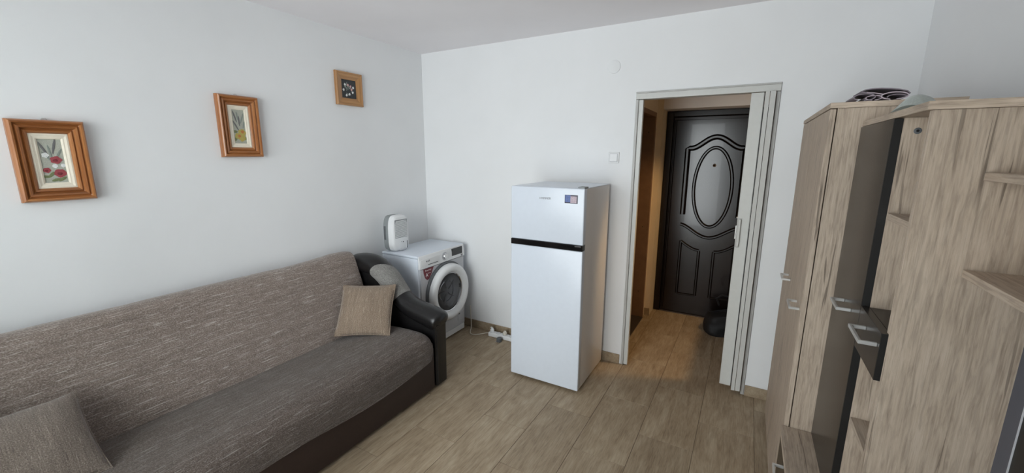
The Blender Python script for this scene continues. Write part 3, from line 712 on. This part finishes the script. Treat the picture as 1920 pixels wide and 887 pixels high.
# ================================================================== FOLDING DOOR in the doorway
fd = thing('folding_door', 'pale grey pvc folding door pushed open in the doorway', 'door', ((DL + DR) / 2, 0.03, 0))
J = 0.0015
lj = box(DL + J, DL + 0.020, -0.012, 0.140, 0.004, DH - 0.052, 0.002, 1); obj('jamb', lj, 'pvc_d', fd)
obj('jamb_lip', box(DL + 0.021, DL + 0.052, -0.004, 0.030, 0.006, DH - 0.053, 0.003, 2), 'pvc', fd)
obj('jamb', box(DR - 0.022, DR - J, -0.010, 0.140, 0.004, DH - 0.052, 0.002, 1), 'pvc_d', fd)
obj('track', box(DL + J, DR - J, -0.010, 0.060, DH - 0.050, DH - J, 0.003, 2), 'pvc', fd)
obj('track_lip', box(DL + J, DR - J, -0.018, -0.0105, DH - 0.012, DH - J, 0.002, 1), 'pvc_d', fd)
lp = obj('lead_panel', box(2.686, 2.757, -0.006, 0.010, 0.043, DH - 0.053, 0.004, 2), 'pvc', fd)
obj('handle', box(2.694, 2.709, -0.024, -0.0065, 1.052, 1.235, 0.004, 2), 'pvc', lp)
obj('handle_plate', box(2.690, 2.713, -0.008, -0.0062, 1.045, 1.242, 0.0006, 1), 'pvc_d', lp)
obj('latch', box(2.6795, 2.6855, -0.003, 0.006, 1.10, 1.19, 0.001, 1), 'satin', lp)
zig = [(2.762, -0.046), (2.768, 0.075), (2.785, -0.050), (2.790, 0.078), (2.806, -0.050), (2.811, 0.078), (2.818, -0.030)]
pan = [((2.762, -0.052), (2.784, -0.050)), ((2.787, -0.049), (2.816, -0.046))]
for i, (a, b) in enumerate(pan):
    obj('folded_panel', prism([(a[0], a[1]), (b[0], b[1]), (b[0] - 0.001, b[1] + 0.125), (b[0] - 0.009, b[1] + 0.125), (b[0] - 0.009, b[1] + 0.012), (a[0] + 0.009, a[1] + 0.012), (a[0] + 0.009, a[1] + 0.125), (a[0] + 0.001, a[1] + 0.125)], 2, 0.040, DH - 0.053), 'pvc', fd)
obj('fold_hinge', box(2.7575, 2.7615, -0.004, 0.004, 0.045, DH - 0.055), 'black_pl', fd)

# ================================================================== ENTRANCE DOOR (end of the hall)
YD = 1.385
ed = thing('entrance_door', 'dark walnut entrance door with raised oval moulding', 'door', (2.42, YD, 0))
ex0, ex1, ez1 = 1.960, 2.885, 2.070
frm = box(ex0, ex0 + 0.060, YD - 0.020, 1.448, 0.001, ez1, 0.004, 2)
obj('frame_post', frm, 'doormould', ed); obj('frame_post', box(ex1 - 0.060, ex1, YD - 0.020, 1.448, 0.001, ez1, 0.004, 2), 'doormould', ed)
obj('frame_head', box(ex0 + 0.060, ex1 - 0.060, YD - 0.020, 1.448, ez1 - 0.052, ez1, 0.004, 2), 'doormould', ed)
leaf = obj('leaf', box(ex0 + 0.062, ex1 - 0.062, YD - 0.004, 1.44, 0.012, ez1 - 0.054, 0.006, 2), 'doorbrown', ed)
yy = YD - 0.006; XC = 2.424
def mould(pts, r=0.013, closed=False):
    b = tube([(x, 0.0, z) for x, z in pts], r * 1.3, 10, closed)
    for v in b.verts: v.co.y = yy + v.co.y * 1.25
    return obj('moulding', b, 'doormould', leaf, True)
mould([(ex0 + 0.085, 0.05), (ex0 + 0.085, ez1 - 0.085), (ex1 - 0.085, ez1 - 0.085), (ex1 - 0.085, 0.05)], 0.008)
mould([(XC + 0.167 * math.cos(2 * PI * k / 56), 1.335 + 0.385 * math.sin(2 * PI * k / 56)) for k in range(56)], 0.013, True)
# arch: shoulders then a rounded crown
ar = [(XC - 0.250, 1.06), (XC - 0.250, 1.71)]
for k in range(1, 25):
    f = k / 24; x = XC - 0.250 + 0.5 * f; z = 1.715 + 0.105 * (0.5 - 0.5 * math.cos(2 * PI * min(max((f - 0.08) / 0.84, 0), 1))) ** 0.85
    ar.append((x, z))
ar += [(XC + 0.250, 1.06)]
mould(ar, 0.020)
mould([(XC - 0.262 + 0.524 * k / 28, 0.958 - 0.118 * math.sin(PI * k / 28) ** 1.6) for k in range(29)], 0.013)
for s in (-1, 1):
    x_in, x_out = XC + s * 0.068, XC + s * 0.245
    mould([(x_out, 0.785)] + [(x_out + (x_in - x_out) * k / 8, 0.785 - 0.082 * math.sin(PI / 2 * k / 8)) for k in range(1, 9)], 0.011)
    mould([(x_in, 0.700), (x_in, 0.225)], 0.011); mould([(x_out, 0.785), (x_out, 0.225)], 0.011); mould([(x_out, 0.223), (x_in, 0.223)], 0.009)
pv = obj('peephole', lathe([(0.016, 0), (0.015, -0.006), (0.009, -0.009), (0.009, -0.004)], 24, 1, (XC, YD - 0.004, 1.552)), 'chrome', leaf, True)
obj('peephole_lens', lathe([(0.009, -0.005), (0.005, -0.007), (0.0, -0.0075)], 20, 1, (XC, YD - 0.004, 1.552)), 'black_gl', pv, True)
lk = obj('lock_plate', box(2.742, 2.782, YD - 0.009, YD - 0.004, 0.96, 1.20, 0.003, 2), 'satin', leaf)
obj('lever', tube([(2.762, YD - 0.008, 1.07), (2.762, YD - 0.045, 1.07), (2.72, YD - 0.048, 1.07), (2.660, YD - 0.046, 1.068)], 0.008, 10), 'satin', lk, True)
obj('door_sill', box(ex0 + 0.06, ex1 - 0.06, YD - 0.015, 1.448, 0.0005, 0.010, 0.002, 1), 'threshold', ed)

# black bag on the hall floor
def bag_fn(u, v):
    a = 2 * PI * v; ca, sa = math.cos(a), math.sin(a)
    k = 1.0 + 0.10 * math.sin(PI * u) - 0.34 * max(0.0, u - 0.45) ** 1.3
    n = 0.020 * noise.noise(Vector((ca * 1.6, sa * 1.6, u * 3.2)))
    e = 0.55
    x = (0.165 * k + n) * math.copysign(abs(ca) ** e, ca); y = (0.110 * k * (1 - 0.45 * max(0, u - 0.4)) + n) * math.copysign(abs(sa) ** e, sa)
    z = 0.23 * u - 0.045 * u * (1 - (x / 0.19) ** 2) * (1 if u > 0.9 else 0) + 0.03 * u * x / 0.16
    return (2.665 + x * 0.93 - y * 0.36, 1.075 + x * 0.36 + y * 0.93, z + 0.002)
bg = thing('bag', 'slumped black bag on the hall floor by the folding door', 'bag', (2.665, 1.08, 0))
bm, V = grid(bag_fn, 16, 30, True); bm.faces.new(V[0][::-1]); bm.faces.new(V[-1])
obj('bag_body', bm, 'bagblack', bg, True, angle=70)
obj('strap', tube([(2.60, 1.06, 0.27), (2.575, 1.03, 0.34), (2.62, 1.02, 0.385), (2.69, 1.03, 0.37), (2.72, 1.06, 0.28)], 0.009, 8), 'bagblack', bg, True)

# ================================================================== SMALL FITTINGS
sw = thing('light_switch', 'square white rocker light switch on the wall beside the doorway', 'switch', (1.838, -0.0005, 1.587))
obj('plate', box(1.798, 1.878, -0.009, 0.0, 1.588, 1.668, 0.003, 2), 'white_pl', sw, True)
obj('plate_ring', box(1.808, 1.868, -0.0105, -0.0085, 1.598, 1.658, 0.001, 1), 'lgrey_pl', sw)
obj('rocker', prism([(-0.011, 1.602), (-0.0145, 1.602), (-0.0115, 1.654), (-0.011, 1.654)], 0, 1.812, 1.864), 'white_pl', sw)
jb = obj('junction_cover', lathe([(0.046, 0.0), (0.045, -0.004), (0.041, -0.006), (0.0, -0.0062)], 48, 1, (1.808, -0.0002, 2.268)), 'wall', None, True)
tag(jb, 'round white blank cover on the wall above the light switch', 'cover plate')
# power strip with plugs
ps = thing('power_strip', 'white power strip lying on the floor by the skirting', 'power strip', (0.92, -0.075, 0))
obj('strip_body', box(0.775, 1.045, -0.110, -0.052, 0.0, 0.040, 0.010, 3), 'white_pl', ps, True)
for i in range(4):
    sc_ = obj('socket', lathe([(0.021, 0.0), (0.021, 0.004), (0.018, 0.004), (0.017, 0.001)], 24, 2, (0.806 + i * 0.068, -0.081, 0.0385)), 'lgrey_pl', ps, True)
    for d in (-0.006, 0.006): obj('hole', lathe([(0.0025, 0), (0.0025, 0.0006), (0, 0.0006)], 8, 2, (0.806 + i * .068 + d, -0.081, 0.0405)), 'black_pl', sc_)
cord = [(0.775, -0.080, 0.018), (0.745, -0.078, 0.014), (0.700, -0.110, 0.006), (0.655, -0.150, 0.005), (0.610, -0.150, 0.005), (0.575, -0.105, 0.006), (0.545, -0.050, 0.012), (0.528, -0.024, 0.060), (0.522, -0.020, 0.12), (0.518, -0.018, 0.22)]
def smooth_path(P, n=6):
    P = [Vector(p) for p in P]; o = []
    for i in range(len(P) - 1):
        p0, p1, p2, p3 = P[max(i - 1, 0)], P[i], P[i + 1], P[min(i + 2, len(P) - 1)]
        for k in range(n):
            f = k / n; o.append(0.5 * ((2 * p1) + (p2 - p0) * f + (2 * p0 - 5 * p1 + 4 * p2 - p3) * f * f + (3 * p1 - p0 - 3 * p2 + p3) * f ** 3))
    return o + [P[-1]]
obj('cord', tube(smooth_path(cord), 0.0038, 8), 'cord', ps, True)
def plug(x, y, z, mat, label, ang=0):
    p = thing('plug', label, 'plug', (x, y, z), 0)
    obj('plug_body', lathe([(0.0, 0.034), (0.010, 0.034), (0.014, 0.024), (0.019, 0.020), (0.019, 0.0), (0.0, 0.0)], 20, 2, (x, y, z)), mat, p, True)
    obj('plug_tail', tube([(x, y, z + 0.028), (x + 0.012 * math.cos(ang), y + 0.012 * math.sin(ang), z + 0.036), (x + 0.034 * math.cos(ang), y + 0.034 * math.sin(ang), z + 0.026)], [0.007, 0.006, 0.004], 10), mat, p, True)
plug(0.806, -0.081, 0.0432, 'white_pl', 'white plug in the power strip at its cord end', 2.6)
plug(0.942, -0.081, 0.0432, 'cord', 'cream plug in the power strip nearest the refrigerator', -0.6)
gp = thing('plug_adapter', 'grey plug adapter lying on the floor in front of the power strip', 'adapter', (0.925, -0.155, 0))
obj('adapter_body', lathe([(0.0, 0.0), (0.022, 0.0), (0.024, 0.008), (0.024, 0.030), (0.018, 0.038), (0.0, 0.038)], 24, 2, (0.925, -0.155, 0.0)), 'dgrey_pl', gp, True)
obj('adapter_pin', tube([(0.918, -0.172, 0.014), (0.912, -0.198, 0.012)], 0.0024, 8), 'chrome', gp, True)
obj('adapter_pin', tube([(0.934, -0.172, 0.014), (0.940, -0.198, 0.012)], 0.0024, 8), 'chrome', gp, True)

# ================================================================== WALL UNIT along the right wall
def bar_handle(par, xf, y0, y1, z, reach=0.034):
    h = empty('handle', (0, 0, 0)) if False else None
    xh = xf - reach
    bmh = box(xh - 0.004, xh + 0.004, y0, y1, z - 0.005, z + 0.005, 0.0012, 1)
    for y in (y0 + 0.004, y1 - 0.004): box(xh + 0.002, xf, y - 0.004, y + 0.004, z - 0.005, z + 0.005, 0.0010, 1, bm=bmh)
    return obj('handle', bmh, 'satin', par, label='satin metal bar handle')
# A: tall two-door wardrobe
AX, AXB, AY0, AY1, AZ = 2.962, 3.322, -1.118, -0.205, 1.838
wa = thing('wardrobe', 'tall grey oak wardrobe with two plain doors next to the back wall', 'wardrobe', ((AX + AXB) / 2, (AY0 + AY1) / 2, 0))
obj('side_panel', box(AX + 0.022, AXB, AY0, AY0 + 0.018, 0.0, AZ - 0.020, 0.0006, 1), 'oak', wa)
obj('side_panel', box(AX + 0.022, AXB, AY1 - 0.018, AY1, 0.0, AZ - 0.020, 0.0006, 1), 'oak', wa)
obj('back_panel', box(AXB - 0.006, AXB - 0.001, AY0 + 0.018, AY1 - 0.018, 0.05, AZ - 0.021), 'oak', wa)
obj('bottom_shelf', box(AX + 0.024, AXB - 0.006, AY0 + 0.018, AY1 - 0.018, 0.05, 0.068), 'oak_y', wa)
obj('plinth', box(AX + 0.030, AX + 0.046, AY0 + 0.018, AY1 - 0.018, 0.0, 0.050), 'oak_y', wa)
obj('top_panel', box(AX - 0.002, AXB, AY0 - 0.004, AY1 + 0.004, AZ - 0.0195, AZ, 0.0008, 1), 'oak_y', wa)
obj('edge_band', box(AX - 0.0015, AXB, AY0 - 0.0046, AY0 - 0.0039, AZ - 0.0193, AZ - 0.0002), 'oak_edge_x', wa)
ym = (AY0 + AY1) / 2
for a, b, hy in ((ym + 0.0015, AY1 - 0.002, ym + 0.045), (AY0 + 0.001, ym - 0.0015, AY0 + 0.035)):
    d = obj('door', box(AX, AX + 0.0185, a, b, 0.052, AZ - 0.0225, 0.0008, 1), 'oak', wa)
    bar_handle(d, AX, hy, hy + 0.115, 1.022)
# low bench that carries the rest
BZ = 0.506
be = thing('low_cabinet', 'low grey oak base cabinet with dark drawer fronts under the shelves', 'cabinet', (3.14, -2.0, 0))
BY0 = -2.90
obj('top_panel', box(2.950, AXB, BY0, AY0 - 0.0045, BZ - 0.020, BZ, 0.0008, 1), 'oak_y', be)
obj('side_panel', box(2.975, AXB, BY0, BY0 + 0.018, 0, BZ - 0.0205), 'oak', be); obj('side_panel', box(2.975, AXB, AY0 - 0.024, AY0 - 0.006, 0, BZ - 0.0205), 'oak', be)
obj('back_panel', box(AXB - 0.006, AXB - 0.001, BY0 + 0.018, AY0 - 0.024, 0.04, BZ - 0.021), 'oak', be)
obj('plinth', box(2.990, 3.006, BY0 + 0.018, AY0 - 0.024, 0, 0.06), 'oak_y', be)
n = 3; step = (AY0 - 0.008 - BY0) / n
for i in range(n):
    a = BY0 + step * i + 0.002; b = BY0 + step * (i + 1) - 0.002
    for z0, z1 in ((0.065, 0.270), (0.274, BZ - 0.023)):
        d = obj('drawer_front', box(2.956, 2.9735, a, b, z0, z1, 0.0008, 1), 'anthracite', be, label='dark gloss drawer front')
        bar_handle(d, 2.956, (a + b) / 2 + (0.0 if z0 < .2 else 0.03) - 0.06, (a + b) / 2 + (0.0 if z0 < .2 else 0.03) + 0.06, (z0 + z1) / 2 + 0.075 if z0 > .2 else (z0 + z1) / 2)
# B: tall cabinet with a dark door and an open niche, standing on the bench
CX, CXB, CY0, CY1, CZ = 3.058, 3.302, -1.762, AY0 - 0.006, 1.769
PY = -1.532                      # partition (near face)
hb = thing('tall_cabinet', 'tall grey oak cabinet with a narrow dark gloss door and open niche', 'cabinet', ((CX + CXB) / 2, (CY0 + CY1) / 2, BZ))
xc = CX + 0.020                  # carcass front
obj('side_panel', box(xc - 0.006, CXB, CY0, CY0 + 0.018, BZ + 0.0005, CZ - 0.0195, 0.0008, 1), 'oak', hb)
obj('side_panel', box(xc, CXB, CY1 - 0.018, CY1, BZ + 0.0005, CZ - 0.0195), 'oak', hb)
obj('partition', box(xc, CXB - 0.006, PY, PY + 0.018, BZ + 0.0005, CZ - 0.0195, 0.0006, 1), 'oak', hb)
obj('top_panel', box(CX + 0.004, CXB, CY0 - 0.004, CY1, CZ - 0.0190, CZ, 0.0010, 1), 'oak_y', hb)
obj('back_panel', box(CXB - 0.0055, CXB - 0.001, CY0 + 0.0185, CY1 - 0.0185, BZ + 0.001, CZ - 0.0200), 'oak', hb)
dd = obj('door', box(CX, CX + 0.0185, PY + 0.002, CY1 - 0.002, BZ + 0.003, CZ - 0.0215, 0.0006, 1), 'anthracite', hb, label='narrow dark gloss door')
obj('edge_band', box(CX + 0.0004, CX + 0.0200, PY - 0.0006, PY + 0.0018, BZ + 0.003, CZ - 0.0215), 'black_edge', dd)
bar_handle(dd, CX, -1.425, -1.308, 1.152, 0.036)
for z in (1.487, 0.838): obj('shelf', box(xc + 0.002, CXB - 0.006, CY0 + 0.0185, PY - 0.0008, z - 0.018, z, 0.0006, 1), 'oak_y', hb)
dw = obj('drawer', box(CX + 0.020, CXB - 0.008, CY0 + 0.0190, PY - 0.0010, 1.092, 1.203, 0.0006, 1), 'anthracite', hb, label='dark gloss drawer in the niche')
df = obj('drawer_front', box(CX, CX + 0.0185, CY0 + 0.002, PY - 0.0020, 1.076, 1.2045, 0.0006, 1), 'anthracite', dw)
obj('edge_band', box(CX + 0.0004, CX + 0.0135, CY0 - 0.0002, CY0 + 0.0018, 1.076, 1.2045), 'black_edge', dw)
bar_handle(dw, CX, -1.745, -1.617, 1.166, 0.036)
obj('edge_band', box(CX + 0.0045, CXB, CY0 - 0.0046, CY0 - 0.0039, CZ - 0.0188, CZ - 0.0002), 'oak_edge_x', hb)
cs = obj('connector_bolt', lathe([(0.0085, 0), (0.0085, -0.0012), (0.0070, -0.0018), (0.0030, -0.0018), (0.0028, -0.0002), (0.0, -0.0002)], 22, 1, (3.110, PY, 1.714)), 'dgrey_pl', hb, True)
obj('bolt_socket', lathe([(0.0034, -0.0002), (0.0034, -0.0022), (0.0, -0.0022)], 14, 1, (3.110, PY, 1.714)), 'black_pl', cs, True)
# C: open shelves running on towards the camera
oc = thing('open_shelf_unit', 'open grey oak wall shelves beyond the tall cabinet at the frame edge', 'shelf', (3.24, -2.3, BZ))
EY = -2.88
for z, w in ((1.612, 0), (1.390, 0)):
    obj('shelf', box(3.176, CXB, EY + 0.018, CY0 - 0.0006, z - 0.018, z, 0.0008, 1), 'oak_y', oc)
obj('end_panel', box(3.10, CXB, EY, EY + 0.018, BZ + 0.0005, CZ - 0.02), 'oak', oc)
obj('back_panel', box(CXB - 0.004, CXB, -1.818, CY0 - 0.0008, BZ + 0.001, 1.371), 'bluegrey', oc, label='blue grey back panel strip')
obj('back_panel_trim', box(CXB - 0.0055, CXB, -1.8205, -1.8185, BZ + 0.001, 1.371), 'lgrey_pl', oc)
obj('back_panel', box(CXB - 0.003, CXB, EY + 0.018, -1.8210, BZ + 0.001, 1.371), 'black_pl', oc, label='black back panel')
obj('back_panel', box(CXB - 0.004, CXB, EY + 0.018, CY0 - 0.0008, 1.3905, CZ - 0.02), 'oak', oc)

# things on top of the wall unit
mt = thing('rubber_mat', 'plum grey rubber mat loosely rolled on top of the wardrobe', 'mat', (3.10, -0.92, AZ))
def loop(cx, cz, rx, rz, a0, a1, n=18): return [(cx + rx * math.cos(a0 + (a1 - a0) * i / n), cz + rz * math.sin(a0 + (a1 - a0) * i / n)) for i in range(n + 1)]
def sheet(path, th, ya, yb):
    P = [Vector((p[0], p[1])) for p in path]; L, R = [], []
    for i, p in enumerate(P):
        t = (P[min(i + 1, len(P) - 1)] - P[max(i - 1, 0)]).normalized(); nn = Vector((-t.y, t.x))
        L.append(p + nn * th / 2); R.append(p - nn * th / 2)
    bm = bmesh.new(); n = len(P)
    row = lambda Q, y: [bm.verts.new((q.x, y, q.y)) for q in Q]
    A, B, Cc, D = row(L, ya), row(L, yb), row(R, yb), row(R, ya)
    for i in range(n - 1):
        for U, V in ((A, B), (B, Cc), (Cc, D), (D, A)): bm.faces.new((U[i], U[i + 1], V[i + 1], V[i]))
    for i in (0, n - 1): bm.faces.new((A[i], B[i], Cc[i], D[i]))
    return bm
z0 = AZ + 0.001
obj('mat_roll', sheet(loop(3.056, z0 + 0.0140, 0.030, 0.0115, -PI * 0.5, PI * 1.30), 0.0030, -1.114, -0.96), 'mat', mt, True)
obj('mat_roll', sheet(loop(3.082, z0 + 0.0105, 0.022, 0.0080, -PI * 0.45, PI * 1.45), 0.0026, -1.112, -0.96), 'matedge', mt, True)
obj('mat_roll', sheet(loop(3.138, z0 + 0.0145, 0.036, 0.0120, -PI * 0.45, PI * 1.40), 0.0032, -1.114, -0.96), 'matedge', mt, True)
obj('mat_roll', sheet(loop(3.144, z0 + 0.0110, 0.025, 0.0075, -PI * 0.1, PI * 1.1), 0.0026, -1.112, -0.96), 'mat', mt, True)
obj('mat_fold', sheet([(3.064, z0 + 0.0305), (3.050, z0 + 0.0315), (3.047, z0 + 0.0355), (3.056, z0 + 0.0395), (3.075, z0 + 0.0420), (3.100, z0 + 0.0420), (3.125, z0 + 0.0395), (3.150, z0 + 0.0350), (3.170, z0 + 0.0290), (3.179, z0 + 0.0200)], 0.0034, -1.108, -0.96), 'mat', mt, True)
obj('mat_fold', sheet([(3.062, z0 + 0.0292), (3.082, z0 + 0.0270), (3.098, z0 + 0.0235), (3.108, z0 + 0.0200)], 0.0030, -1.110, -0.96), 'matedge', mt, True)
# frosted glass lamp shade lying on the tall cabinet
gl = thing('glass_lamp_shade', 'frosted green glass lamp shade lying on the tall cabinet', 'lamp shade', (3.165, -1.395, CZ))
G1, G2, G3 = Vector((3.074, -1.383, 0)), Vector((3.121, -1.526, 0)), Vector((3.206, -1.360, 0))
def shade_fn(u, v):
    c = G1 + (G2 - G1) * u + (G3 - G2) * v
    p = (u - 0.5) * 2; q = (v - 0.5) * 2
    z = 0.0025 + 0.050 * (1 - abs(p) ** 2.4) ** 0.8 * (1 - 0.9 * abs(q) ** 2.4) + 0.012 * (1 - abs(p) ** 2) * abs(q)
    return (c.x, c.y, CZ + z)
bm, V = grid(shade_fn, 26, 26); bmesh.ops.solidify(bm, geom=list(bm.faces), thickness=0.004)
obj('shade_glass', bm, 'shade', gl, True, angle=60)

# warm wall lamp in the hall, behind the doorway wall; an added unseen block shades the floor's right side
struct('hall_shade_block', box(2.90, 2.98, 0.155, 1.16, 0.0, 1.26), 'hallwall', label='added half-height block shading the hall floor, out of view behind the folding door')
LX, LY, LZ = HX1 - 0.09, 0.27, 2.02
lm = thing('wall_lamp', 'warm glowing wall lamp in the hall out of view behind the folding door', 'lamp', (HX1, LY, LZ - 0.06))
obj('lamp_shade', lathe([(0.030, -0.06), (0.052, -0.02), (0.056, 0.03), (0.044, 0.075)], 28, 2, (LX, LY, LZ)), 'lamp', lm, True)
obj('lamp_base', box(HX1 - 0.020, HX1 - 0.0005, LY - 0.04, LY + 0.04, LZ - 0.06, LZ + 0.05, 0.004, 2), 'white_pl', lm, True)
obj('lamp_arm', tube([(HX1 - 0.018, LY, LZ - 0.03), (HX1 - 0.05, LY, LZ - 0.055), (LX, LY, LZ - 0.062)], 0.007, 8), 'satin', lm, True)
pl = bpy.data.lights.new('hall_wall_lamp', 'SPOT'); pl.energy = 46; pl.color = (1.0, 0.63, 0.27); pl.shadow_soft_size = 0.03
pl.spot_size = math.radians(84); pl.spot_blend = 0.55
po = bpy.data.objects.new('hall_wall_lamp', pl); COL.objects.link(po); po.location = (LX - 0.02, LY, LZ - 0.075); po.rotation_euler = (0, math.radians(40), math.radians(-22))
